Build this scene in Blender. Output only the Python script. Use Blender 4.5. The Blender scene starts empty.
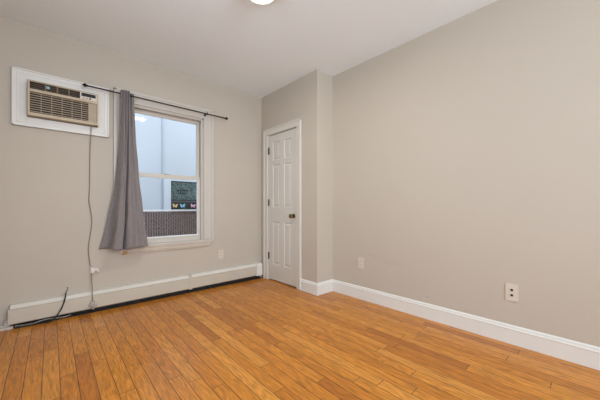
import bpy, bmesh, math, random
from mathutils import Vector, Matrix
random.seed(7)
C = bpy.context.scene.collection
S = bpy.context.scene
PI = math.pi

# ---------------------------------------------------------------- camera
TH = 0.7316
cam = bpy.data.objects.new('camera', bpy.data.cameras.new('camera'))
C.objects.link(cam)
cam.location = (0, 0, 1.015)
cam.rotation_euler = (PI/2, 0, -TH)
cam.data.sensor_width = 36.0
cam.data.lens = 278.0/600*36.0
cam.data.shift_y = 7.0/600
cam.data.clip_start = 0.02
S.camera = cam

# ---------------------------------------------------------------- world, added fill light, exposure
w = bpy.data.worlds.new('overcast_sky'); S.world = w
w.use_nodes = True
bg = w.node_tree.nodes['Background']
bg.inputs[0].default_value = (0.86, 0.93, 1.0, 1)
bg.inputs[1].default_value = 1.75

def area(name, loc, rot, sx, sy, power, col):
    l = bpy.data.lights.new(name, 'AREA'); l.shape = 'RECTANGLE'
    l.size = sx; l.size_y = sy; l.energy = power; l.color = col
    o = bpy.data.objects.new(name, l); C.objects.link(o)
    o.location = loc; o.rotation_euler = rot
    return o
# added fill lights, outside the panes of the added side and rear windows
area('fill_light_side', (-0.86, 1.15, 1.5), (0, -PI/2, 0), 1.5, 1.5, 21, (0.88, 0.965, 1.06))
area('fill_light_rear', (0.8, -2.76, 1.5), (PI/2, 0, 0), 2.3, 1.7, 118, (0.88, 0.965, 1.06))
S.view_settings.view_transform = 'Standard'
S.view_settings.look = 'None'
S.view_settings.gamma = 1
S.view_settings.exposure = 0.07
S.view_settings.use_curve_mapping = False

# ---------------------------------------------------------------- helpers
class MB:
    def __init__(s): s.bm = bmesh.new()
    def box(s, x0, x1, y0, y1, z0, z1, bev=0.0):
        b = bmesh.new()
        bmesh.ops.create_cube(b, size=1)
        for v in b.verts:
            v.co = Vector(((x0+x1)/2+v.co.x*abs(x1-x0), (y0+y1)/2+v.co.y*abs(y1-y0), (z0+z1)/2+v.co.z*abs(z1-z0)))
        if bev: bmesh.ops.bevel(b, geom=list(b.edges), offset=bev, segments=2, affect='EDGES', profile=0.7)
        s.merge(b); return s
    def merge(s, b):
        me = bpy.data.meshes.new('t'); b.to_mesh(me); b.free()
        s.bm.from_mesh(me); bpy.data.meshes.remove(me)
    def cyl(s, a, b_, r, r2=None, seg=20):
        a = Vector(a); b_ = Vector(b_); d = b_-a
        b = bmesh.new()
        M = Matrix.Translation((a+b_)/2) @ d.to_track_quat('Z', 'Y').to_matrix().to_4x4()
        bmesh.ops.create_cone(b, cap_ends=True, segments=seg, radius1=r, radius2=r if r2 is None else r2, depth=d.length, matrix=M)
        s.merge(b); return s
    def tube(s, pts, r, seg=10):
        pts = [Vector(p) for p in pts]
        rings = []
        b = s.bm
        up = Vector((0, 0, 1))
        for i, p in enumerate(pts):
            t = (pts[min(i+1, len(pts)-1)]-pts[max(i-1, 0)]).normalized()
            n = t.cross(Vector((0, 1, 0.01))); n = n.normalized() if n.length > 1e-4 else Vector((1, 0, 0))
            m = t.cross(n).normalized()
            rings.append([b.verts.new(p+n*math.cos(2*PI*k/seg)*r+m*math.sin(2*PI*k/seg)*r) for k in range(seg)])
        for a, c in zip(rings, rings[1:]):
            for k in range(seg): b.faces.new((a[k], a[(k+1) % seg], c[(k+1) % seg], c[k]))
        b.faces.new(rings[0]); b.faces.new(rings[-1][::-1])
        return s
    def lathe(s, prof, origin, axis, seg=32):
        # prof: (distance along axis, radius)
        axis = Vector(axis).normalized(); q = axis.to_track_quat('Z', 'Y')
        b = s.bm; rings = []
        for h, r in prof:
            if r < 1e-5:
                rings.append([b.verts.new(Vector(origin)+q @ Vector((0, 0, h)))])
            else:
                rings.append([b.verts.new(Vector(origin)+q @ Vector((r*math.cos(2*PI*k/seg), r*math.sin(2*PI*k/seg), h))) for k in range(seg)])
        for a, c in zip(rings, rings[1:]):
            for k in range(seg):
                k2 = (k+1) % seg
                if len(a) == 1 and len(c) == 1: continue
                if len(a) == 1: b.faces.new((a[0], c[k2], c[k]))
                elif len(c) == 1: b.faces.new((a[k], a[k2], c[0]))
                else: b.faces.new((a[k], a[k2], c[k2], c[k]))
        return s
    def prism(s, pts, axis, a0, a1, bev=0):
        # pts: 2-D outline, extruded along axis ('x','y','z')
        b = bmesh.new()
        def P(u, v, t):
            return {'x': (t, u, v), 'y': (u, t, v), 'z': (u, v, t)}[axis]
        A = [b.verts.new(P(u, v, a0)) for u, v in pts]; B = [b.verts.new(P(u, v, a1)) for u, v in pts]
        b.faces.new(A); b.faces.new(B[::-1])
        n = len(pts)
        for k in range(n): b.faces.new((A[k], B[k], B[(k+1) % n], A[(k+1) % n]))
        if bev: bmesh.ops.bevel(b, geom=list(b.edges), offset=bev, segments=2, affect='EDGES', profile=0.7)
        s.merge(b); return s
    def build(s, name, mat, parent=None, smooth=False, base=None):
        org = Vector((0, 0, 0))
        if parent is not None:
            p = parent
            while p is not None: org += p.location; p = p.parent
        elif base is not None: org = Vector(base)
        for v in s.bm.verts: v.co -= org
        bmesh.ops.recalc_face_normals(s.bm, faces=list(s.bm.faces))
        me = bpy.data.meshes.new(name); s.bm.to_mesh(me); s.bm.free()
        if smooth:
            for f in me.polygons: f.use_smooth = True
            try: me.set_sharp_from_angle(angle=math.radians(40))
            except Exception: pass
        me.materials.append(mat)
        o = bpy.data.objects.new(name, me); C.objects.link(o)
        if parent is not None: o.parent = parent
        elif base is not None: o.location = base
        return o

def thing(name, label, cat, loc, group=None):
    o = bpy.data.objects.new(name, None); C.objects.link(o); o.location = loc
    o.empty_display_size = 0.05
    o['label'] = label; o['category'] = cat
    if group: o['group'] = group
    return o
def tag(o, label, cat, group=None):
    o['label'] = label; o['category'] = cat
    if group: o['group'] = group
    return o
def struct(name, mb, mat, label=None, **k):
    o = mb.build(name, mat, **k); o['kind'] = 'structure'
    if label: o['label'] = label
    return o

# ---------------------------------------------------------------- materials
def mat(name, col, rough=0.5, metal=0.0, coat=0.0, spec=0.5, noise=None, bump=None):
    m = bpy.data.materials.new(name); m.use_nodes = True
    nt = m.node_tree; b = nt.nodes['Principled BSDF']
    b.inputs['Base Color'].default_value = (*col, 1)
    b.inputs['Roughness'].default_value = rough
    b.inputs['Metallic'].default_value = metal
    b.inputs['Coat Weight'].default_value = coat
    b.inputs['Specular IOR Level'].default_value = spec
    tc = nt.nodes.new('ShaderNodeTexCoord')
    if noise:
        sc, amt = noise
        n = nt.nodes.new('ShaderNodeTexNoise'); n.inputs['Scale'].default_value = sc; n.inputs['Detail'].default_value = 4
        nt.links.new(tc.outputs['Object'], n.inputs['Vector'])
        mr = nt.nodes.new('ShaderNodeMapRange'); mr.inputs['From Min'].default_value = 0.3; mr.inputs['From Max'].default_value = 0.7
        mr.inputs['To Min'].default_value = 1-amt; mr.inputs['To Max'].default_value = 1+amt
        nt.links.new(n.outputs['Fac'], mr.inputs['Value'])
        mx = nt.nodes.new('ShaderNodeVectorMath'); mx.operation = 'SCALE'; mx.inputs[0].default_value = col
        nt.links.new(mr.outputs['Result'], mx.inputs['Scale'])
        nt.links.new(mx.outputs[0], b.inputs['Base Color'])
    if bump:
        sc, st = bump
        n = nt.nodes.new('ShaderNodeTexNoise'); n.inputs['Scale'].default_value = sc; n.inputs['Detail'].default_value = 5
        nt.links.new(tc.outputs['Object'], n.inputs['Vector'])
        bp = nt.nodes.new('ShaderNodeBump'); bp.inputs['Strength'].default_value = st; bp.inputs['Distance'].default_value = 0.002
        nt.links.new(n.outputs['Fac'], bp.inputs['Height']); nt.links.new(bp.outputs[0], b.inputs['Normal'])
    return m

WALL = mat('greige_wall_paint', (0.53, 0.475, 0.40), 0.65, noise=(2.2, 0.012), bump=(160, 0.12))
CEIL = mat('ceiling_paint', (0.87, 0.935, 0.97), 0.8, noise=(1.5, 0.01), bump=(120, 0.1))
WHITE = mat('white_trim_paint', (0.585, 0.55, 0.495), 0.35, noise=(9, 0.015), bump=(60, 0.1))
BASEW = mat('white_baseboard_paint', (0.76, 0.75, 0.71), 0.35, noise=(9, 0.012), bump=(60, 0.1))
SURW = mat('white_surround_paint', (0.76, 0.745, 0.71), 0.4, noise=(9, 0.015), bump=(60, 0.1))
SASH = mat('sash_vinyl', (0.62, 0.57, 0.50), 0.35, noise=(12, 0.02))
DOORW = mat('door_paint', (0.66, 0.635, 0.585), 0.4, noise=(7, 0.01), bump=(90, 0.12))
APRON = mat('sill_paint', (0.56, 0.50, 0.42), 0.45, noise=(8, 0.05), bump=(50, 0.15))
RAW = mat('bare_wood', (0.45, 0.27, 0.10), 0.7, noise=(50, 0.3))
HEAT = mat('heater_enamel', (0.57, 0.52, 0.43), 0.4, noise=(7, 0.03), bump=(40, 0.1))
HEATLIT = mat('heater_enamel_lit', (0.74, 0.71, 0.645), 0.3, noise=(7, 0.02))  # lighter enamel copy: light on the up-facing hood put into the colour
GAPSHADE = mat('painted_gap_shade', (0.035, 0.03, 0.025), 0.9, noise=(30, 0.3))  # dark colour stands in for the shade in the gap under the heater
FIN = mat('fin_metal', (0.30, 0.28, 0.25), 0.45, 0.6, noise=(40, 0.3))
BLACK = mat('black_metal', (0.012, 0.010, 0.009), 0.4, 0.3, noise=(40, 0.2))
RUBBER = mat('black_cable', (0.012, 0.012, 0.012), 0.5, noise=(40, 0.2))
BEIGE = mat('aged_beige_plastic', (0.50, 0.41, 0.29), 0.5, noise=(20, 0.06))
BEIGE2 = mat('beige_grille_plastic', (0.50, 0.41, 0.30), 0.5, noise=(20, 0.06))
ACDARK = mat('dark_vent_interior', (0.035, 0.022, 0.013), 0.7, noise=(60, 0.4))
PANELW = mat('control_plate', (0.66, 0.60, 0.52), 0.4, noise=(30, 0.03))
BADGE = mat('blue_badge', (0.22, 0.48, 0.52), 0.3, 0.2, noise=(80, 0.1))
CORD = mat('taupe_cord', (0.26, 0.21, 0.16), 0.5, noise=(60, 0.1))
PLUG = mat('white_plug', (0.72, 0.64, 0.60), 0.4, noise=(60, 0.05))
PLUGG = mat('grey_clear_plug', (0.40, 0.34, 0.29), 0.25, noise=(90, 0.25))
IVORY = mat('ivory_outlet', (0.66, 0.60, 0.51), 0.35, noise=(30, 0.02))
BRASS = mat('aged_brass', (0.17, 0.11, 0.04), 0.3, 0.9, noise=(30, 0.2))
HINGE = mat('dark_hinge', (0.07, 0.05, 0.035), 0.4, 0.8, noise=(50, 0.2))
RIM = mat('brass_rim', (0.62, 0.43, 0.22), 0.3, 0.8, noise=(30, 0.05))
SCUFF = None

def curtain_mat():
    m = mat('grey_curtain_cloth', (0.215, 0.190, 0.188), 0.75, noise=(30, 0.05))
    nt = m.node_tree; b = nt.nodes['Principled BSDF']
    b.inputs['Sheen Weight'].default_value = 0.35; b.inputs['Sheen Roughness'].default_value = 0.5
    tc = nt.nodes.new('ShaderNodeTexCoord')
    ws = []
    for d in ('X', 'Z'):
        wv = nt.nodes.new('ShaderNodeTexWave'); wv.bands_direction = d; wv.inputs['Scale'].default_value = 260
        nt.links.new(tc.outputs['Object'], wv.inputs['Vector']); ws.append(wv)
    ad = nt.nodes.new('ShaderNodeMath'); nt.links.new(ws[0].outputs['Fac'], ad.inputs[0]); nt.links.new(ws[1].outputs['Fac'], ad.inputs[1])
    bp = nt.nodes.new('ShaderNodeBump'); bp.inputs['Strength'].default_value = 0.15; bp.inputs['Distance'].default_value = 0.0005
    nt.links.new(ad.outputs[0], bp.inputs['Height']); nt.links.new(bp.outputs[0], b.inputs['Normal'])
    return m
CLOTH = curtain_mat()

def glass_mat(name, tint=(0.97, 0.985, 1.0), gloss=0.05):
    m = bpy.data.materials.new(name); m.use_nodes = True; nt = m.node_tree; nt.nodes.clear()
    o = nt.nodes.new('ShaderNodeOutputMaterial'); t = nt.nodes.new('ShaderNodeBsdfTransparent'); g = nt.nodes.new('ShaderNodeBsdfGlossy')
    t.inputs[0].default_value = (*tint, 1); g.inputs['Roughness'].default_value = 0.02
    mx = nt.nodes.new('ShaderNodeMixShader'); fr = nt.nodes.new('ShaderNodeFresnel'); fr.inputs[0].default_value = 1.45
    ml = nt.nodes.new('ShaderNodeMath'); ml.operation = 'MULTIPLY'; ml.inputs[1].default_value = gloss/0.05*0.4
    nt.links.new(fr.outputs[0], ml.inputs[0]); nt.links.new(ml.outputs[0], mx.inputs[0])
    nt.links.new(t.outputs[0], mx.inputs[1]); nt.links.new(g.outputs[0], mx.inputs[2]); nt.links.new(mx.outputs[0], o.inputs[0])
    return m
GLASS = glass_mat('window_glass')

def emis(name, col, st):
    m = mat(name, col, 0.3, noise=(20, 0.01)); b = m.node_tree.nodes['Principled BSDF']
    b.inputs['Emission Color'].default_value = (*col, 1); b.inputs['Emission Strength'].default_value = st
    return m
DOME = emis('lit_frosted_glass', (1.0, 0.95, 0.87), 1.5)

def floor_mat():
    m = bpy.data.materials.new('oak_strip_floor'); m.use_nodes = True; nt = m.node_tree; L = nt.links
    b = nt.nodes['Principled BSDF']
    def N(t, **k):
        n = nt.nodes.new(t)
        for a, v in k.items(): setattr(n, a, v)
        return n
    def M(op, a, c=None, d=None):
        n = N('ShaderNodeMath', operation=op)
        for i, v in enumerate((a, c, d)):
            if v is None: continue
            if isinstance(v, (int, float)): n.inputs[i].default_value = v
            else: L.new(v, n.inputs[i])
        return n.outputs[0]
    tc = N('ShaderNodeTexCoord'); sp = N('ShaderNodeSeparateXYZ'); L.new(tc.outputs['Object'], sp.inputs[0])
    X, Y = sp.outputs[0], sp.outputs[1]
    W = 0.0785
    u = M('DIVIDE', M('ADD', X, 0.272), W)
    row = M('FLOOR', u); fu = M('FRACT', u)
    wn = N('ShaderNodeTexWhiteNoise', noise_dimensions='1D'); L.new(row, wn.inputs['W'])
    wl = N('ShaderNodeTexWhiteNoise', noise_dimensions='1D'); L.new(M('ADD', row, 0.37), wl.inputs['W'])
    leng = M('ADD', M('MULTIPLY', wl.outputs['Value'], 0.75), 0.65)
    v = M('ADD', M('DIVIDE', Y, leng), M('MULTIPLY', wn.outputs['Value'], 31.7))
    col = M('FLOOR', v); fv = M('FRACT', v)
    cb = N('ShaderNodeCombineXYZ'); L.new(row, cb.inputs[0]); L.new(col, cb.inputs[1])
    idn = N('ShaderNodeTexWhiteNoise', noise_dimensions='3D'); L.new(cb.outputs[0], idn.inputs['Vector'])
    rid = idn.outputs['Value']
    # grain: long streaks, offset per plank
    gc = N('ShaderNodeCombineXYZ')
    L.new(M('ADD', M('MULTIPLY', X, 1.0), M('MULTIPLY', rid, 13.0)), gc.inputs[0]); L.new(M('ADD', M('MULTIPLY', Y, 0.07), M('MULTIPLY', rid, 7.0)), gc.inputs[1])
    g1 = N('ShaderNodeTexNoise'); g1.inputs['Scale'].default_value = 130; g1.inputs['Detail'].default_value = 5; g1.inputs['Roughness'].default_value = 0.6
    L.new(gc.outputs[0], g1.inputs['Vector'])
    # cathedral figure
    gd = N('ShaderNodeCombineXYZ')
    L.new(M('ADD', X, M('MULTIPLY', rid, 5.0)), gd.inputs[0]); L.new(M('ADD', M('MULTIPLY', Y, 0.16), M('MULTIPLY', rid, 9.0)), gd.inputs[1])
    n2 = N('ShaderNodeTexNoise'); n2.inputs['Scale'].default_value = 11; n2.inputs['Detail'].default_value = 1.5; n2.inputs['Distortion'].default_value = 0.6
    L.new(gd.outputs[0], n2.inputs['Vector'])
    rings = M('SINE', M('MULTIPLY', n2.outputs['Fac'], 60.0))
    # broad tone
    n3 = N('ShaderNodeTexNoise'); n3.inputs['Scale'].default_value = 5; n3.inputs['Detail'].default_value = 3
    L.new(gd.outputs[0], n3.inputs['Vector'])
    cr = N('ShaderNodeValToRGB'); L.new(rid, cr.inputs[0])
    cols = [(0, (0.42, 0.136, 0.016)), (0.12, (0.49, 0.170, 0.019)), (0.5, (0.56, 0.208, 0.024)), (0.8, (0.60, 0.232, 0.030)), (1.0, (0.64, 0.27, 0.045))]
    e = cr.color_ramp.elements
    while len(e) < len(cols): e.new(0.5)
    for i, (p, c) in enumerate(cols): e[i].position = p; e[i].color = (*c, 1)
    tone = M('ADD', 1.0, M('ADD', M('MULTIPLY', M('SUBTRACT', g1.outputs['Fac'], 0.53), 1.6),
             M('ADD', M('MULTIPLY', rings, 0.10), M('MULTIPLY', M('SUBTRACT', n3.outputs['Fac'], 0.5), 0.35))))
    sc = N('ShaderNodeVectorMath', operation='SCALE'); L.new(cr.outputs[0], sc.inputs[0]); L.new(tone, sc.inputs['Scale'])
    # seams
    eu = M('MULTIPLY', M('MINIMUM', fu, M('SUBTRACT', 1.0, fu)), W)
    ev = M('MULTIPLY', M('MINIMUM', fv, M('SUBTRACT', 1.0, fv)), leng)
    ed = M('MINIMUM', eu, ev)
    wn2 = N('ShaderNodeTexNoise'); wn2.inputs['Scale'].default_value = 3; L.new(tc.outputs['Object'], wn2.inputs['Vector'])
    mr = N('ShaderNodeMapRange'); mr.inputs['From Min'].default_value = 0.0006; mr.inputs['From Max'].default_value = 0.0026
    mr.inputs['To Min'].default_value = 0.14; mr.inputs['To Max'].default_value = 1.0
    L.new(ed, mr.inputs['Value'])
    sc2 = N('ShaderNodeVectorMath', operation='SCALE'); L.new(sc.outputs[0], sc2.inputs[0]); L.new(mr.outputs[0], sc2.inputs['Scale'])
    # knots
    vo = N('ShaderNodeTexVoronoi'); vo.inputs['Scale'].default_value = 1.9; L.new(tc.outputs['Object'], vo.inputs['Vector'])
    kr = N('ShaderNodeMapRange'); kr.inputs['From Min'].default_value = 0.012; kr.inputs['From Max'].default_value = 0.03
    kr.inputs['To Min'].default_value = 0.5; kr.inputs['To Max'].default_value = 1; L.new(vo.outputs['Distance'], kr.inputs['Value'])
    sc3 = N('ShaderNodeVectorMath', operation='SCALE'); L.new(sc2.outputs[0], sc3.inputs[0]); L.new(kr.outputs[0], sc3.inputs['Scale'])
    L.new(sc3.outputs[0], b.inputs['Base Color'])
    rr = M('ADD', 0.30, M('MULTIPLY', g1.outputs['Fac'], 0.16)); L.new(rr, b.inputs['Roughness'])
    b.inputs['Specular IOR Level'].default_value = 0.28; b.inputs['Coat Weight'].default_value = 0.25; b.inputs['Coat Roughness'].default_value = 0.14
    bp = N('ShaderNodeBump'); bp.inputs['Strength'].default_value = 0.35; bp.inputs['Distance'].default_value = 0.0012
    L.new(M('ADD', mr.outputs[0], M('MULTIPLY', g1.outputs['Fac'], 0.25)), bp.inputs['Height'])
    L.new(bp.outputs[0], b.inputs['Normal'])
    return m
FLOOR = floor_mat()

SIDING = mat('pale_blue_siding', (0.60, 0.655, 0.72), 0.6, noise=(1.2, 0.02))
SIDING2 = mat('pale_blue_corner_board', (0.68, 0.74, 0.81), 0.6, noise=(3, 0.02))
SPOUT = mat('grey_blue_spout', (0.42, 0.48, 0.56), 0.5, noise=(3, 0.05))
SLAT = mat('brown_fence_slat', (0.165, 0.10, 0.085), 0.7, noise=(25, 0.45))
WIRE = mat('galvanised_wire', (0.33, 0.26, 0.23), 0.5, 0.5, noise=(40, 0.2))
RAIL = mat('white_rail', (0.85, 0.86, 0.88), 0.4, noise=(10, 0.03))
GROUND = mat('concrete_ground', (0.35, 0.34, 0.33), 0.9, noise=(4, 0.15))
NBIN = mat('dark_room_behind_glass', (0.10, 0.115, 0.115), 0.8, noise=(14, 0.6))
NBLACE = mat('sheer_lace', (0.62, 0.70, 0.71), 0.8, noise=(38, 0.7))
NBFRAME = mat('neighbour_sash', (0.07, 0.08, 0.085), 0.5, noise=(10, 0.1))

# ---------------------------------------------------------------- room dimensions
H = 2.6; YW = 3.382; XD = 2.284; YB = 2.247; XR = 2.55; XL = -0.62; YK = -2.5
WX0, WX1, WZ0, WZ1 = 0.600, 1.420, 0.600, 2.112      # window opening
TW = 0.22

# ---------------------------------------------------------------- floor, ceiling, walls
struct('floor', MB().box(XL-0.25, 3.3, YK-0.25, YW, -0.06, 0), FLOOR)
struct('ceiling', MB().box(XL-0.25, 3.3, YK-0.25, YW+TW, H, H+0.1), CEIL)
m = MB()
m.box(XL-0.12, -0.145, YW, YW+TW, 0, H); m.box(-0.145, 0.344, YW, YW+TW, 0, 1.80); m.box(-0.145, 0.344, YW, YW+TW, 2.099, H)
m.box(0.344, WX0, YW, YW+TW, 0, H); m.box(WX0, WX1, YW, YW+TW, 0, WZ0); m.box(WX0, WX1, YW, YW+TW, WZ1, H)
m.box(WX1, 3.3, YW, YW+TW, 0, H)
m.box(XL-0.25, 3.3, YW, YW+TW, -0.06, 0)
struct('wall_front', m, WALL)
m = MB(); DT = 0.11
m.box(XD, XD+DT, YB, 2.592, 0, H); m.box(XD, XD+DT, 2.592, 3.208, 2.016, H); m.box(XD, XD+DT, 3.208, YW, 0, H)
struct('wall_closet', m, WALL)
struct('wall_return', MB().box(XD+DT, 3.3, YB, YB+0.1, 0, H), WALL)
struct('wall_closet_back', MB().box(3.2, 3.3, YB+0.1, YW, 0, H), WALL)
def scuffed():
    m = WALL.copy(); m.name = 'greige_wall_paint_scuffed'; nt = m.node_tree; b = nt.nodes['Principled BSDF']
    src = b.inputs['Base Color'].links[0].from_socket
    tc = nt.nodes.new('ShaderNodeTexCoord'); sp = nt.nodes.new('ShaderNodeSeparateXYZ'); nt.links.new(tc.outputs['Object'], sp.inputs[0])
    nz = nt.nodes.new('ShaderNodeTexNoise'); nz.inputs['Scale'].default_value = 60; nt.links.new(tc.outputs['Object'], nz.inputs['Vector'])
    def M(op, a, c):
        n = nt.nodes.new('ShaderNodeMath'); n.operation = op
        for i, v in enumerate((a, c)):
            if isinstance(v, (int, float)): n.inputs[i].default_value = v
            else: nt.links.new(v, n.inputs[i])
        return n.outputs[0]
    tot = None
    for y, z, ry_, rz_, st in ((1.105, 0.196, 0.024, 0.006, 0.30), (1.062, 0.182, 0.020, 0.005, 0.22), (1.68, 0.50, 0.10, 0.035, 0.05), (1.45, 0.455, 0.12, 0.03, 0.05)):
        dy = M('DIVIDE', M('SUBTRACT', sp.outputs[1], y), ry_); dz = M('DIVIDE', M('SUBTRACT', sp.outputs[2], z), rz_)
        d = M('ADD', M('MULTIPLY', dy, dy), M('MULTIPLY', dz, dz))
        g = M('MULTIPLY', M('MULTIPLY', M('MAXIMUM', M('SUBTRACT', 1.0, d), 0.0), st), M('MULTIPLY', nz.outputs['Fac'], 1.8))
        tot = g if tot is None else M('ADD', tot, g)
    sc = nt.nodes.new('ShaderNodeVectorMath'); sc.operation = 'SCALE'
    nt.links.new(src, sc.inputs[0]); nt.links.new(M('SUBTRACT', 1.0, tot), sc.inputs['Scale']); nt.links.new(sc.outputs[0], b.inputs['Base Color'])
    return m
struct('wall_right', MB().box(XR, XR+0.12, YK-0.12, YB, 0, H), scuffed())
# wall_left with an opening for the added side window
m = MB()
m.box(XL-0.12, XL, YK, 0.4, 0, H); m.box(XL-0.12, XL, 1.9, YW, 0, H); m.box(XL-0.12, XL, 0.4, 1.9, 0, 0.75); m.box(XL-0.12, XL, 0.4, 1.9, 2.25, H)
struct('wall_left', m, WALL)
m = MB()
m.box(XL-0.12, -0.35, YK-0.12, YK, 0, H); m.box(1.95, XR, YK-0.12, YK, 0, H); m.box(-0.35, 1.95, YK-0.12, YK, 0, 0.65); m.box(-0.35, 1.95, YK-0.12, YK, 2.35, H)
struct('wall_back', m, WALL)

# unseen side and rear windows, added to let the fill light in
def fill_window(name, axis, c, a0, a1, z0, z1):
    m = MB(); g = MB()
    def B(mb, u0, u1, zz0, zz1, t0, t1):
        if axis == 'x': mb.box(c+t0, c+t1, u0, u1, zz0, zz1)
        else: mb.box(u0, u1, c+t0, c+t1, zz0, zz1)
    for s in ((a0, a0+0.05, z0, z1), (a1-0.05, a1, z0, z1), (a0+0.05, a1-0.05, z0, z0+0.05), (a0+0.05, a1-0.05, z1-0.05, z1), (a0+0.05, a1-0.05, (z0+z1)/2-0.02, (z0+z1)/2+0.02)):
        B(m, *s, -0.08, -0.04)
    o = struct(name, m, SASH)
    B(g, a0+0.05, a1-0.05, z0+0.05, (z0+z1)/2-0.02, -0.062, -0.058); B(g, a0+0.05, a1-0.05, (z0+z1)/2+0.02, z1-0.05, -0.062, -0.058)
    g.build('window_pane', GLASS, o)
fill_window('added_window_side', 'x', XL, 0.4, 1.9, 0.75, 2.25)
fill_window('added_window_rear', 'y', YK, -0.35, 1.95, 0.65, 2.35)

# ---------------------------------------------------------------- baseboards
def base_profile(t=0.015, h=0.140):
    return [(0, 0), (t, 0), (t, h-0.036), (t+0.003, h-0.033), (t+0.003, h-0.027), (t-0.004, h-0.022), (t-0.005, h-0.010), (t-0.009, h-0.004), (0, h)]
bp_ = base_profile()
def sweep(A, B):
    m = MB(); b = m.bm
    va = [b.verts.new(p) for p in A]; vb = [b.verts.new(p) for p in B]
    n = len(va); b.faces.new(va); b.faces.new(vb[::-1])
    for k in range(n): b.faces.new((va[k], vb[k], vb[(k+1) % n], va[(k+1) % n]))
    return m
struct('baseboard_right', sweep([(XR-u, YK, z) for u, z in bp_], [(XR-u, YB-u, z) for u, z in bp_]), BASEW)
struct('baseboard_return', sweep([(XR-u, YB-u, z) for u, z in bp_], [(XD-u, YB-u, z) for u, z in bp_]), BASEW)
struct('baseboard_closet', sweep([(XD-u, YB-u, z) for u, z in bp_], [(XD-u, 2.517, z) for u, z in bp_]), BASEW)

# ---------------------------------------------------------------- window_1 (double-hung, with casing, stool and apron)
cw = 0.118
m = MB()
m.box(WX0-cw, WX0, YW-0.018, YW, WZ0+0.012, WZ1, 0.003); m.box(WX1, WX1+cw, YW-0.018, YW, WZ0+0.012, WZ1, 0.003)
m.box(WX0-cw, WX1+cw, YW-0.018, YW, WZ1, WZ1+cw, 0.003)
# raised back band and inner bead
m.box(WX0-cw-0.004, WX0-cw+0.022, YW-0.028, YW, WZ0+0.012, WZ1+cw, 0.004); m.box(WX1+cw-0.022, WX1+cw+0.004, YW-0.028, YW, WZ0+0.012, WZ1+cw, 0.004)
m.box(WX0-cw-0.004, WX1+cw+0.004, YW-0.028, YW, WZ1+cw-0.022, WZ1+cw+0.004, 0.004)
m.box(WX0-0.016, WX0+0.002, YW-0.023, YW, WZ0+0.012, WZ1, 0.003); m.box(WX1-0.002, WX1+0.016, YW-0.023, YW, WZ0+0.012, WZ1, 0.003); m.box(WX0-0.016, WX1+0.016, YW-0.023, YW, WZ1-0.002, WZ1+0.016, 0.003)
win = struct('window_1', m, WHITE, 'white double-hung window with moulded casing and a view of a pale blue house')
m = MB()
m.box(WX0, WX0+0.014, YW, YW+0.19, WZ0, WZ1); m.box(WX1-0.014, WX1, YW, YW+0.19, WZ0, WZ1); m.box(WX0, WX1, YW, YW+0.19, WZ1-0.014, WZ1)
m.box(WX0+0.014, WX0+0.026, YW+0.006, YW+0.044, WZ0, WZ1-0.014, 0.003); m.box(WX1-0.026, WX1-0.014, YW+0.006, YW+0.044, WZ0, WZ1-0.014, 0.003); m.box(WX0+0.026, WX1-0.026, YW+0.006, YW+0.044, WZ1-0.026, WZ1-0.014, 0.003)
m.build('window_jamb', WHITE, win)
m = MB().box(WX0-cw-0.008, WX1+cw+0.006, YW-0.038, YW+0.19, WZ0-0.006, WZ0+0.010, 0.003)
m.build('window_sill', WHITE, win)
# apron: mitred ends, sloping face
def apron():
    m = MB(); b = m.bm
    x0, x1 = WX0-cw-0.002, WX1+cw+0.002; z1, z0 = WZ0-0.006, WZ0-0.074
    prof = [(0, z1), (0.034, z1), (0.034, z1-0.016), (0.029, z1-0.022), (0.027, z0+0.016), (0.022, z0+0.010), (0.020, z0), (0, z0)]
    A = []; B = []
    for d, z in prof:
        ins = (z1-z)/0.068*0.080
        A.append(b.verts.new((x0+ins, YW-d, z))); B.append(b.verts.new((x1-ins, YW-d, z)))
    n = len(prof); b.faces.new(A); b.faces.new(B[::-1])
    for k in range(n): b.faces.new((A[k], B[k], B[(k+1) % n], A[(k+1) % n]))
    return m
apron().build('window_apron', APRON, win)
ap = MB().box(0.555, 0.60, YW-0.029, YW-0.001, 0.520, 0.556, 0.004).build('bare_wood_block', RAW, win)
# sashes
def sash(name, y0, y1, z0, z1, bot, top, gl, gb):
    x0, x1 = WX0+0.016, WX1-0.016; st = 0.031
    m = MB()
    m.box(x0, x0+st, y0, y1, z0, z1, 0.003); m.box(x1-st, x1, y0, y1, z0, z1, 0.003)
    m.box(x0+st, x1-st, y0, y1, z0, z0+bot, 0.003); m.box(x0+st, x1-st, y0, y1, z1-top, z1, 0.003)
    # glazing bead
    o = m.build(name, SASH, win); m = MB()
    for a in ((x0+st, x0+st+0.006, z0+bot, z1-top), (x1-st-0.006, x1-st, z0+bot, z1-top), (x0+st, x1-st, z0+bot, z0+bot+0.006), (x0+st, x1-st, z1-top-0.006, z1-top)):
        m.box(a[0], a[1], y0+0.008, y1-0.004, a[2], a[3])
    m.build('glazing_bead', gb, o)
    MB().box(x0+st, x1-st, (y0+y1)/2-0.002, (y0+y1)/2+0.002, z0+bot, z1-top).build('glass_pane', gl, o)
    return o
lo = sash('lower_sash', YW+0.046, YW+0.078, WZ0+0.010, 1.388, 0.062, 0.036, GLASS, RAIL)
sash('upper_sash', YW+0.082, YW+0.114, 1.352, WZ1-0.014, 0.040, 0.040, GLASS, SASH)
MB().box(0.99, 1.05, YW+0.050, YW+0.080, 1.392, 1.404, 0.003).build('sash_lock', WHITE, lo)
MB().box(WX0+0.052, WX1-0.052, YW+0.03, YW+0.046, WZ0+0.066, WZ0+0.078, 0.003).build('sash_lift', RAIL, lo)

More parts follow.
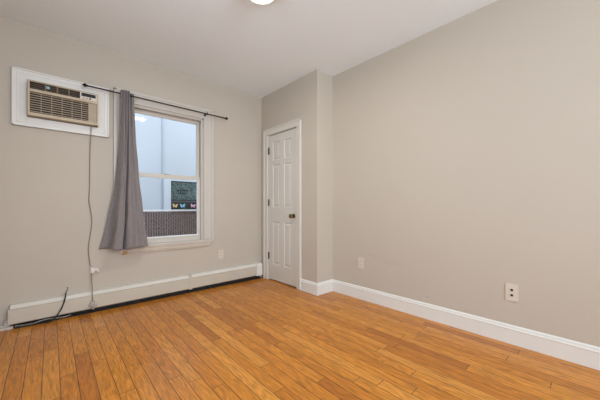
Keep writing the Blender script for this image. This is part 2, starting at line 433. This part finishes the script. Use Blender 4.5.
# ---------------------------------------------------------------- door_1 (six-panel closet door)
DY0, DY1, DZ0, DZ1 = 2.600, 3.202, 0.014, 2.004
FX = XD+0.004      # door face
m = MB()
m.box(FX+0.008, FX+0.036, DY0, DY1, DZ0, DZ1)
py = [(2.716, 2.862), (2.955, 3.108)]; pz = [(0.228, 0.812), (1.012, 1.592), (1.655, 1.905)]
# stiles and rails
def fbox(y0, y1, z0, z1): m.box(FX, FX+0.012, y0, y1, z0, z1)
fbox(DY0, py[0][0], DZ0, DZ1); fbox(py[0][1], py[1][0], DZ0, DZ1); fbox(py[1][1], DY1, DZ0, DZ1)
zs = [DZ0]+[z for p in pz for z in p]+[DZ1]
for y0, y1 in py:
    for k in range(0, len(zs), 2): fbox(y0, y1, zs[k], zs[k+1])
    for z0, z1 in pz:
        b = m.bm
        # sticking slope + raised field
        def ring(i, x): return [b.verts.new((x, y, z)) for y, z in ((y0+i, z0+i), (y1-i, z0+i), (y1-i, z1-i), (y0+i, z1-i))]
        rs = [ring(0, FX), ring(0.009, FX+0.009), ring(0.018, FX+0.009), ring(0.034, FX+0.002), ring(0.036, FX+0.001)]
        for p, q in zip(rs, rs[1:]):
            for k in range(4): b.faces.new((p[k], p[(k+1) % 4], q[(k+1) % 4], q[k]))
        b.faces.new(rs[-1])
door = struct('door_1', m, DOORW, 'white six-panel closet door with dark round knob')
k = MB().lathe([(0, 0.0), (0, 0.030), (0.004, 0.030), (0.008, 0.024), (0.010, 0.012), (0.030, 0.010), (0.034, 0.018), (0.042, 0.026), (0.054, 0.028), (0.064, 0.022), (0.068, 0.010), (0.069, 0)], (FX, 2.668, 0.90), (-1, 0, 0))
k.build('door_knob', BRASS, door, smooth=True)
for z in (1.80, 1.075, 0.335):
    h = MB().box(FX-0.002, FX+0.004, 3.190, 3.206, z-0.045, z+0.045).cyl((FX-0.006, 3.204, z-0.048), (FX-0.006, 3.204, z+0.048), 0.007, seg=12)
    h.build('door_hinge', HINGE, door)
m = MB()
m.box(XD-0.018, XD, 3.212, 3.300, 0, 2.016, 0.003); m.box(XD-0.018, XD, 2.520, 2.590, 0, 2.016, 0.003); m.box(XD-0.018, XD, 2.520, 3.300, 2.016, 2.100, 0.003)
m.box(XD-0.026, XD, 3.282, 3.303, 0, 2.100, 0.004); m.box(XD-0.026, XD, 2.517, 2.538, 0, 2.100, 0.004); m.box(XD-0.026, XD, 2.517, 3.303, 2.082, 2.103, 0.004)
m.box(XD, XD+DT, 3.205, 3.209, 0, 2.016); m.box(XD, XD+DT, 2.591, 2.596, 0, 2.016); m.box(XD, XD+DT, 2.596, 3.205, 2.012, 2.017)
m.box(XD+0.045, XD+0.06, 3.190, 3.205, 0, 2.012); m.box(XD+0.045, XD+0.06, 2.596, 2.612, 0, 2.012)
struct('trim_1', m, mat('door_casing_paint', (0.68, 0.65, 0.59), 0.35, noise=(9, 0.015), bump=(60, 0.1)), 'white moulded casing around the closet door')

# ---------------------------------------------------------------- air conditioner surround and unit
m = MB()
ax0, ax1, az0, az1 = -0.243, 0.438, 1.712, 2.200; ix0, ix1, iz0, iz1 = -0.151, 0.350, 1.794, 2.105
t = 0.020
m.box(ax0, ix0, YW-t, YW, az0, az1, 0.002); m.box(ix1, ax1, YW-t, YW, az0, az1, 0.002)
m.box(ix0, ix1, YW-t, YW, az0, iz0, 0.002); m.box(ix0, ix1, YW-t, YW, iz1, az1, 0.002)
for (o_, wd, th_) in ((0.0, 0.012, 0.030), (0.030, 0.010, 0.025)):
    a0, a1, b0, b1 = ax0+o_, ax1-o_, az0+o_, az1-o_
    m.box(a0, a0+wd, YW-th_, YW-0.002, b0, b1, 0.003); m.box(a1-wd, a1, YW-th_, YW-0.002, b0, b1, 0.003)
    m.box(a0, a1, YW-th_, YW-0.002, b0, b0+wd, 0.003); m.box(a0, a1, YW-th_, YW-0.002, b1-wd, b1, 0.003)
sur = m.build('mounting_frame', SURW, base=(0.1, YW, 1.957))
tag(sur, 'white moulded wooden frame on the wall around the beige air conditioner', 'frame')

ac = thing('air_conditioner', 'aged beige through-wall air conditioner with dark louvred grille, high beside the window', 'air conditioner', (0.094, YW, 1.786))
fy = 3.288
X0, X1, Z0, Z1 = -0.143, 0.342, 1.802, 2.097
m = MB()
m.box(X0, X1, fy+0.02, YW+TW+0.12, Z0, Z1, 0.004)
m.build('casing', BEIGE, ac)
m = MB()   # front frame
m.box(X0-0.002, X0+0.012, fy, fy+0.03, Z0-0.004, Z1+0.003, 0.003); m.box(X1-0.012, X1+0.002, fy, fy+0.03, Z0-0.004, Z1+0.003, 0.003)
m.box(X0+0.010, X1-0.010, fy, fy+0.03, Z0-0.004, Z0+0.022, 0.003); m.box(X0+0.010, X1-0.010, fy+0.004, fy+0.03, Z1-0.008, Z1+0.003, 0.002)
zm = 2.018
m.box(X0+0.010, X1-0.010, fy-0.004, fy+0.03, zm-0.018, zm+0.006, 0.003)
m.build('front_frame', BEIGE, ac)
MB().box(X0+0.010, X1-0.010, fy+0.016, fy+0.021, Z0+0.02, Z1-0.006).build('vent_interior', ACDARK, ac)
m = MB()   # main grille
gz0, gz1 = Z0+0.022, zm-0.018; ns = 9
for i in range(ns):
    z = gz0+(i+0.5)*(gz1-gz0)/ns
    m.prism([(fy+0.002, z-0.0028), (fy+0.004, z+0.0024), (fy+0.007, z+0.0030), (fy+0.005, z-0.0028)], 'x', X0+0.012, X1-0.012)
gx0, gx1 = X0+0.014, X1-0.014
for i in range(1, 6):
    x = gx0+i*(gx1-gx0)/7*1.06
    m.box(x-0.0016, x+0.0016, fy+0.006, fy+0.012, gz0, gz1)
# closed, lighter right-hand section
m.box(gx1-0.060, gx1, fy+0.0100, fy+0.0125, gz0, gz1)
m.build('intake_grille', BEIGE2, ac)
m = MB()   # discharge louvres in four bays
lx = [X0+0.012, X0+0.112, X0+0.190, X0+0.268, X0+0.346]
for i in range(4):
    if i: m.box(lx[i]-0.005, lx[i]+0.005, fy+0.002, fy+0.014, zm+0.006, Z1-0.008, 0.001)
    for j in range(4):
        z = zm+0.017+j*0.016
        m.prism([(fy+0.006, z-0.001), (fy+0.014, z+0.003), (fy+0.014, z+0.0045), (fy+0.006, z+0.0005)], 'x', lx[i]+0.004, lx[i+1]-0.004)
m.build('discharge_louvre', mat('louvre_brown', (0.20, 0.14, 0.09), 0.5, noise=(30, 0.1)), ac)
cp = MB().box(lx[4]+0.002, X1-0.012, fy+0.001, fy+0.014, zm+0.006, Z1-0.008, 0.002).build('control_panel', PANELW, ac)
MB().box(lx[4]+0.012, X1-0.020, fy-0.001, fy+0.002, zm+0.034, Z1-0.014).build('dark_display', BLACK, cp)
for i in range(3):
    x = lx[4]+0.030+i*0.024
    MB().cyl((x, fy+0.002, zm+0.020), (x, fy-0.006, zm+0.020), 0.0075, 0.0062, 14).build('control_knob', BEIGE if i < 2 else ACDARK, cp)
MB().lathe([(0, 0), (0, 0.013), (0.002, 0.0115), (0.003, 0)], (X0+0.128, fy+0.001, zm+0.042), (0, -1, 0)).build('round_badge', BADGE, ac)
MB().cyl((X1-0.022, fy+0.012, Z0-0.010), (X1-0.006, fy+0.012, Z0-0.010), 0.008, seg=12).build('drain_nub', mat('brown_plastic', (0.12, 0.07, 0.04), 0.5, noise=(40, 0.1)), ac)
# cord: falls from the unit to an in-line plug and on to the heater
def smooth_path(pts, n=8):
    P = [Vector(p) for p in pts]; out = []
    for i in range(len(P)-1):
        p0, p1, p2, p3 = P[max(i-1, 0)], P[i], P[i+1], P[min(i+2, len(P)-1)]
        for k in range(n):
            t = k/n
            out.append(0.5*((2*p1)+(-p0+p2)*t+(2*p0-5*p1+4*p2-p3)*t*t+(-p0+3*p1-3*p2+p3)*t**3))
    out.append(P[-1]); return out
yc = YW-0.010
path = [(0.292, fy+0.03, Z0-0.002), (0.292, YW-0.040, 1.752), (0.291, YW-0.036, 1.71), (0.287, yc-0.004, 1.60), (0.285, yc, 1.471), (0.283, yc, 1.209), (0.277, yc, 1.082), (0.287, yc, 1.005), (0.301, yc, 0.880), (0.292, yc, 0.771), (0.277, yc, 0.666), (0.275, yc, 0.563), (0.290, yc-0.006, 0.44)]
cd = MB().tube(smooth_path(path), 0.0036).build('power_cord', CORD, ac, smooth=True)
m = MB().box(0.288, 0.322, YW-0.040, YW-0.008, 0.376, 0.428, 0.005)
m.prism([(0.318, 0.420), (0.338, 0.416), (0.354, 0.400), (0.358, 0.380), (0.346, 0.378), (0.336, 0.392), (0.318, 0.396)], 'y', YW-0.034, YW-0.014, 0.003)
m.build('inline_plug', PLUG, cd)
MB().tube(smooth_path([(0.300, YW-0.024, 0.380), (0.297, YW-0.030, 0.32), (0.299, YW-0.066, 0.240), (0.298, YW-0.079, 0.20), (0.300, YW-0.082, 0.11)]), 0.004).build('cord_tail', CORD, cd, smooth=True)
m = MB().box(0.284, 0.320, YW-0.100, YW-0.076, 0.070, 0.112, 0.006)
m.box(0.272, 0.290, YW-0.096, YW-0.078, 0.060, 0.092, 0.005); m.box(0.314, 0.334, YW-0.096, YW-0.078, 0.056, 0.086, 0.005); m.box(0.296, 0.312, YW-0.098, YW-0.080, 0.040, 0.072, 0.004)
m.build('end_plug', PLUGG, cd)

# ---------------------------------------------------------------- baseboard heater
hx0, hx1 = -0.262, 2.250; hy = YW-0.070
ht = thing('baseboard_heater', 'long low off-white metal baseboard heater along the foot of the window wall', 'heater', (1.0, YW, 0))
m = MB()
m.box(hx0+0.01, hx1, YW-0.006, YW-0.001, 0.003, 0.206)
m.box(hx0+0.04, hx1-0.005, YW-0.062, YW-0.006, 0.0005, 0.004)  # dark strip on the floor: shade under the cover, painted in
m.build('back_plate_and_shade', GAPSHADE, ht)
m = MB()   # top hood: slopes forward, then short lip
m.prism([(YW-0.001, 0.212), (YW-0.001, 0.207), (YW-0.038, 0.205), (YW-0.066, 0.182), (YW-0.070, 0.184), (YW-0.042, 0.212)], 'x', hx0+0.012, hx1-0.09)
m.build('top_hood', HEATLIT, ht)
m = MB()
m.prism([(hy, 0.176), (hy, 0.058), (hy+0.008, 0.050), (hy+0.010, 0.053), (hy+0.003, 0.061), (hy+0.003, 0.176), (hy+0.012, 0.181), (hy+0.012, 0.184)], 'x', hx0, hx1-0.09)
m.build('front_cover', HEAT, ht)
for x in (1.235,):
    MB().prism([(hy-0.004, 0.045), (hy-0.004, 0.192), (YW-0.056, 0.214), (YW-0.002, 0.218), (YW-0.002, 0.212), (YW-0.052, 0.209), (hy+0.001, 0.190), (hy+0.001, 0.045)], 'x', x-0.017, x+0.017).build('joining_strip', HEAT, ht)
m = MB()
m.prism([(YW-0.001, 0.222), (YW-0.058, 0.217), (hy-0.006, 0.195), (hy-0.006, 0.046), (YW-0.001, 0.046)], 'x', hx1-0.095, hx1)
o = m.build('end_cap', HEATLIT, ht)
for x in (hx0+0.10, 0.4, 0.95, 1.5, 2.05):
    MB().prism([(YW-0.006, 0.05), (YW-0.062, 0.05), (YW-0.060, 0.17), (YW-0.006, 0.19)], 'x', x-0.001, x+0.001).build('bracket', FIN, ht)
MB().cyl((hx0+0.03, YW-0.036, 0.085), (hx1-0.10, YW-0.036, 0.085), 0.012).build('heating_pipe', mat('copper_pipe', (0.20, 0.11, 0.06), 0.5, 0.8, noise=(30, 0.2)), ht)
m = MB()
for i in range(190):
    x = hx0+0.14+i*0.0115
    m.box(x-0.0005, x+0.0005, YW-0.060, YW-0.012, 0.055, 0.118)
o = m.build('heating_fins', FIN, ht); o['kind'] = 'stuff'
MB().tube(smooth_path([(-0.22, hy+0.010, 0.020), (-0.12, hy+0.004, 0.014), (-0.03, hy+0.016, 0.024), (0.08, hy+0.006, 0.016), (0.14, hy+0.020, 0.018)]), 0.006).build('dusty_conduit', FIN, ht)
for ch in ht.children:      # the old casing runs slightly low towards its left end
    for v in ch.data.vertices:
        x = v.co.x+1.0
        v.co.z = v.co.z*(1-0.095*(hx1-x)/2.5) - (0.009*(hx1-x)/2.5 if 0.045 < v.co.z < 0.075 else 0)
# dusty debris strip / painted pipe stub at the left end
m = MB().box(hx0-0.10, hx0+0.010, YW-0.045, YW-0.002, 0.002, 0.034, 0.006)
m.box(hx0-0.05, hx0+0.030, YW-0.072, YW-0.030, 0.001, 0.022, 0.005); m.cyl((hx0-0.012, YW-0.03, 0.03), (hx0-0.012, YW-0.03, 0.075), 0.013, seg=14)
m.box(hx0-0.09, hx0-0.055, YW-0.060, YW-0.030, 0.002, 0.045, 0.006)
pf = m.build('pipe_fitting', mat('flaking_white_paint', (0.55, 0.50, 0.44), 0.7, noise=(60, 0.35), bump=(80, 0.6)), base=(hx0-0.04, YW-0.04, 0))
tag(pf, 'flaking white painted pipe fitting on the floor at the left end of the heater', 'pipe')

# ---------------------------------------------------------------- black cable
cb = thing('coaxial_cable', 'short black cable coming from under the heater and poking up over it', 'cable', (0.12, hy-0.01, 0.006))
pth = [(-0.22, hy-0.004, 0.008), (-0.10, hy-0.012, 0.008), (0.00, hy-0.028, 0.010), (0.035, hy-0.028, 0.040), (0.066, hy-0.020, 0.085), (0.088, hy-0.012, 0.140), (0.100, hy-0.010, 0.195), (0.104, hy-0.004, 0.232)]
MB().tube(smooth_path(pth), 0.0055).build('cable_jacket', RUBBER, cb, smooth=True)
m = MB().cyl((0.104, hy-0.004, 0.230), (0.110, hy-0.002, 0.246), 0.0045, seg=10)
m.tube(smooth_path([(0.110, hy-0.002, 0.244), (0.117, hy, 0.262), (0.120, hy+0.002, 0.275), (0.112, hy+0.002, 0.280)]), 0.003)
m.build('connector', mat('dull_connector', (0.10, 0.07, 0.05), 0.4, 0.6, noise=(60, 0.2)), cb)

# ---------------------------------------------------------------- curtain rod and curtain
ry, rz = 3.280, 2.156
rod = thing('curtain_rod', 'thin black metal curtain rod with pointed finials above the window', 'curtain rod', (0.96, YW, rz))
rz0, rz1 = 2.156, 2.149
MB().cyl((0.262, ry, rz0), (1.660, ry, rz1), 0.0075).build('rod', BLACK, rod, smooth=True)
def fin(x, z, s):
    MB().lathe([(-0.004, 0.0), (-0.004, 0.009), (0.004, 0.011), (0.007, 0.008), (0.012, 0.015), (0.020, 0.018), (0.028, 0.014), (0.040, 0.005), (0.046, 0)], (x, ry, z), (s, 0, 0), 20).build('finial', BLACK, rod, smooth=True)
fin(0.262, rz0, -1); fin(1.660, rz1, 1)
for x, z in ((0.610, 2.153), (1.425, 2.151)):
    m = MB().box(x-0.010, x+0.010, YW-0.034, YW-0.0285, z-0.012, z+0.016, 0.001).cyl((x, YW-0.034, z), (x, ry, z), 0.005, seg=10)
    m.cyl((x-0.006, ry, z), (x+0.006, ry, z), 0.0125, seg=16).cyl((x, ry, z+0.010), (x, ry, z+0.022), 0.004, seg=8)
    m.build('bracket', BLACK, rod)

def curtain():
    top = [(.503, .004), (.508, -.030), (.519, -.004), (.531, -.040), (.544, -.006), (.556, -.042), (.570, -.010), (.582, -.040), (.590, -.010), (.596, .046), (.608, .050), (.622, .030), (.646, .040)]
    bot = [(.354, .092), (.412, .082), (.458, .020), (.450, -.066), (.500, -.066), (.530, -.050), (.538, .040), (.552, .042), (.560, -.040), (.606, -.064), (.664, -.040), (.716, -.052), (.768, .004)]
    top = [(0.650-(0.650-x)*0.86, y) for x, y in top]
    def cat(P, s):
        n = len(P)-1; f = min(s*n, n-1e-6); i = int(f); t = f-i
        p = [P[max(i-1, 0)], P[i], P[i+1], P[min(i+2, n)]]
        return [0.5*(2*p[1][k]+(-p[0][k]+p[2][k])*t+(2*p[0][k]-5*p[1][k]+4*p[2][k]-p[3][k])*t*t+(-p[0][k]+3*p[1][k]-3*p[2][k]+p[3][k])*t**3) for k in (0, 1)]
    NS, NT = 120, 70
    m = MB(); b = m.bm; rows = []
    yb = 3.262
    # rod pocket: back layer, over the rod, then the front
    for dy, dz in ((0.050, -0.04), (0.050, 0.004), (0.040, 0.020), (0.022, 0.026)):
        r = []
        for i in range(NS+1):
            x, o = cat(top, i/NS); r.append(b.verts.new((x, max(yb+o*0.3+dy, 3.296) if o > 0 or dy > 0.03 else yb+o+dy*1.2, rz+dz)))
        rows.append(r)
    zt = rz+0.028
    for j in range(NT+1):
        t = j/NT; wf = t**0.8; r = []
        for i in range(NS+1):
            s = i/NS
            a = cat(top, s); c = cat(bot, s); w_ = t**(2.6-0.9*s)
            x = a[0]*(1-w_)+c[0]*w_
            y = yb+a[1]*(1-wf)+c[1]*wf
            y += 0.004*math.sin(9*t*PI+s*11)*math.sin(PI*t)+0.003*math.sin(23*t+s*37)*t
            x += 0.003*math.sin(7*t*PI+s*5)*t
            z = zt+(0.598-zt)*t + 0.006*math.sin(s*9)*t - 0.010*math.sin(PI*s)*t
            r.append(b.verts.new((x, y, z)))
        rows.append(r)
    for p, q in zip(rows, rows[1:]):
        for i in range(NS): b.faces.new((p[i], p[i+1], q[i+1], q[i]))
    o = m.build('curtain', CLOTH, smooth=True, base=(0.56, 3.26, 0.6))
    sd = o.modifiers.new('thickness', 'SOLIDIFY'); sd.thickness = 0.0022; sd.offset = 0
    return o
tag(curtain(), 'dark grey cloth curtain gathered at the left side of the window', 'curtain')

# ---------------------------------------------------------------- outlets
def rot_box(mb, axis, c, u0, u1, z0, z1, t0, t1, bev=0):
    # plate coordinates: u along the wall, t out from the wall
    if axis == 'x': mb.box(c-t1, c-t0, u0, u1, z0, z1, bev)
    else: mb.box(u0, u1, c-t1, c-t0, z0, z1, bev)
def outlet(axis, c, u, z, label, kind, w_=0.076, h_=0.120):
    base = (c, u, z) if axis == 'x' else (u, c, z)
    t = thing('wall_outlet', label, 'outlet', base, 'ivory wall outlets')
    m = MB(); rot_box(m, axis, c, u-w_/2, u+w_/2, z-h_/2, z+h_/2, 0.0005, 0.006, 0.002)
    m.build('cover_plate', IVORY, t)
    for s in (-1, 1):
        m = MB(); zc = z+s*0.0195
        rot_box(m, axis, c, u-0.017, u+0.017, zc-0.0145, zc+0.0145, 0.005, 0.008, 0.0012)
        r = m.build('receptacle', IVORY, t)
        m = MB()
        if kind == 'plugged':
            rot_box(m, axis, c, u-0.0075, u+0.0075, zc-0.0075, zc+0.0075, 0.0075, 0.0092, 0.002)
            m.build('dark_socket', BLACK, r)
        else:
            for d in (-0.0065, 0.0065): rot_box(m, axis, c, u+d-0.0013, u+d+0.0013, zc-0.004, zc+0.006, 0.0075, 0.0084)
            m.build('slots', mat('slot_dark', (0.12, 0.10, 0.08), 0.6, noise=(50, 0.1)), r)
    m = MB()
    a = (c-0.006, u, z) if axis == 'x' else (u, c-0.006, z)
    b = (c-0.0075, u, z) if axis == 'x' else (u, c-0.0075, z)
    m.cyl(a, b, 0.003, seg=10); m.build('screw', PANELW, t)
outlet('y', YW, 1.648, 0.402, 'ivory wall outlet just below and right of the window, above the heater', 'plain', 0.072, 0.116)
outlet('x', XR, 1.830, 0.400, 'small ivory outlet on the right wall nearest the closet corner', 'plain', 0.072, 0.118)
outlet('x', XR, 0.484, 0.381, 'ivory outlet with two dark round holes, alone towards the right of the long wall', 'plugged', 0.078, 0.126)

# ---------------------------------------------------------------- ceiling light
cl = thing('ceiling_light', 'round lit frosted flush-mount ceiling light with thin brass rim', 'ceiling light', (1.116, 1.659, H))
cx, cy = 1.116, 1.659
MB().lathe([(0, 0), (0, 0.115), (0.030, 0.125), (0.034, 0.132), (0.040, 0.134), (0.046, 0.130), (0.048, 0.120), (0.044, 0.117), (0.03, 0.110), (0.004, 0.0)], (cx, cy, H), (0, 0, -1), 48).build('rim', RIM, cl, smooth=True)
MB().lathe([(0.040, 0.118), (0.052, 0.116), (0.066, 0.104), (0.078, 0.080), (0.086, 0.048), (0.089, 0.018), (0.0895, 0)], (cx, cy, H), (0, 0, -1), 48).build('glass_dome', DOME, cl, smooth=True)

la = bpy.data.lights.new('ceiling_lamp', 'AREA'); la.shape = 'DISK'; la.size = 0.2; la.energy = 13; la.color = (1.0, 0.95, 0.88)
lo_ = bpy.data.objects.new('ceiling_lamp', la); C.objects.link(lo_); lo_.location = (cx, cy, H-0.0945)

# ---------------------------------------------------------------- outside: ground, fence, neighbouring house, butterflies
GZ = -0.5
struct('ground', MB().box(-4, 9, YW+TW, 9, GZ-0.1, GZ), GROUND)
fyy = 4.682
fn = thing('fence', 'brown slatted chain-link fence with white top rail outside the window', 'fence', (1.4, fyy, GZ))
for i in range(84):
    x = -0.02+i*0.036
    if i == 0:
        pass
    m = MB().box(x, x+0.0305, fyy-0.004, fyy+0.004, GZ+0.02, 0.948+random.uniform(-0.006, 0.002)); m.build('slat', SLAT, fn)
m = MB()
for i in range(-26, 60):
    for s in (1, -1):
        x0 = i*0.06; dz = 1.42
        xa, xb = (x0, x0+dz) if s > 0 else (x0+dz, x0)
        a = Vector((xa, fyy-0.008, GZ+0.02)); c = Vector((xb, fyy-0.008, 0.945))
        # clip to the run of the fence
        d = c-a
        t0, t1 = 0.0, 1.0
        for lim, sg in ((-0.05, 1), (3.05, -1)):
            va, vc = sg*(a.x-lim), sg*(c.x-lim)
            if va < 0 and vc < 0: t0 = 2
            elif va < 0: t0 = max(t0, va/(va-vc))
            elif vc < 0: t1 = min(t1, va/(va-vc))
        if t0 < t1: m.cyl(a+d*t0, a+d*t1, 0.0022, seg=4)
m.build('wire_mesh', WIRE, fn)
MB().box(-0.1, 3.1, fyy-0.022, fyy+0.018, 0.946, 0.974, 0.004).build('top_rail', RAIL, fn)
for x in (-0.1, 3.06):
    MB().cyl((x, fyy, GZ), (x, fyy, 1.02), 0.03).build('post', RAIL, fn)

NY = 5.982
nb = thing('neighbouring_house', 'pale blue sided neighbouring house seen through the window', 'house', (2.5, NY, GZ))
m = MB().box(-3, 1.645, NY, NY+0.3, GZ, 4.2)
m.box(1.645, 1.83, NY+0.02, NY+0.3, GZ, 4.2); m.box(1.83, 2.52, NY+0.02, NY+0.3, GZ, 0.86); m.box(1.83, 2.52, NY+0.02, NY+0.3, 1.555, 4.2); m.box(2.52, 7, NY+0.02, NY+0.3, GZ, 4.2)
m.build('siding', SIDING, nb)
MB().cyl((1.662, NY+0.002, GZ), (1.662, NY+0.002, 4.2), 0.018, seg=12).build('downspout', SPOUT, nb)
m = MB().box(1.69, 1.80, NY+0.006, NY+0.019, GZ, 1.60); m.build('corner_board', SIDING2, nb)
nw = MB().box(1.80, 1.832, NY+0.004, NY+0.06, 0.83, 1.59).box(2.52, 2.56, NY+0.004, NY+0.06, 0.83, 1.59).box(1.832, 2.52, NY+0.004, NY+0.06, 1.553, 1.59).box(1.832, 2.52, NY-0.01, NY+0.06, 0.82, 0.86).build('window', SIDING2, nb)
m = MB().box(1.832, 1.850, NY+0.02, NY+0.05, 0.86, 1.553).box(2.50, 2.52, NY+0.02, NY+0.05, 0.86, 1.553).box(1.85, 2.50, NY+0.02, NY+0.05, 1.53, 1.553).box(1.85, 2.50, NY+0.02, NY+0.05, 1.115, 1.150)
m.build('sash', NBFRAME, nw)
MB().box(1.85, 2.50, NY+0.06, NY+0.07, 0.86, 1.553).build('dark_interior', NBIN, nw)
MB().box(1.85, 2.50, NY+0.042, NY+0.046, 1.165, 1.53).build('lace_curtain', NBLACE, nw)
m = MB().box(2.0, 2.17, NY+0.039, NY+0.0415, 1.285, 1.300)
for i in range(5): m.box(1.985+i*0.045, 1.997+i*0.045, NY+0.039, NY+0.0415, 1.30, 1.36+0.02*(i % 2))
m.box(1.98, 2.19, NY+0.039, NY+0.0415, 1.36, 1.375)
m.build('railing_reflection', NBFRAME, nw)  # dark bars stand in for a railing reflected in the pane
MB().box(1.85, 2.50, NY+0.034, NY+0.038, 0.86, 1.53).build('pane', glass_mat('neighbour_glass', (0.8, 0.86, 0.86), 0.12), nw)

def wing(cx_, cz, s, flip):
    out = []
    # upper wing then lower wing outline (x outwards)
    P = [(0.0, 0.004), (0.018, 0.030), (0.036, 0.040), (0.049, 0.034), (0.050, 0.016), (0.038, 0.002), (0.036, -0.004), (0.038, -0.014), (0.034, -0.028), (0.022, -0.034), (0.010, -0.026), (0.0, -0.012)]
    return [(cx_+flip*x*s, cz+z*s) for x, z in P]
def butterfly(x, z, colr, label, s=1.0, tilt=0):
    t = thing('butterfly_ornament', label, 'ornament', (x, NY+0.012, z), 'butterfly ornaments outside')
    m_ = mat('butterfly_'+label.split()[0], colr, 0.5, noise=(60, 0.12))
    for f in (-1, 1):
        MB().prism(wing(x, z, s, f), 'y', NY+0.010, NY+0.014).build('wing', m_, t)
    MB().cyl((x, NY+0.010, z-0.026*s), (x, NY+0.010, z+0.022*s), 0.004, seg=8).build('body', mat('butterfly_body', (0.2, 0.16, 0.12), 0.6, noise=(60, 0.1)), t)
    MB().cyl((x, NY+0.014, z), (x, NY+0.034, z), 0.003, seg=6).build('clip', NBFRAME, t)
    t.rotation_euler = (0, tilt, 0)
butterfly(1.915, 1.040, (0.85, 0.58, 0.28), 'orange butterfly ornament on the neighbouring window, leftmost of three', 1.05, 0.12)
butterfly(2.068, 1.040, (0.25, 0.60, 0.85), 'blue butterfly ornament on the neighbouring window, between orange and pink', 1.08, -0.08)
butterfly(2.285, 1.040, (0.80, 0.42, 0.52), 'pink butterfly ornament on the neighbouring window, rightmost of three', 1.05, 0.1)
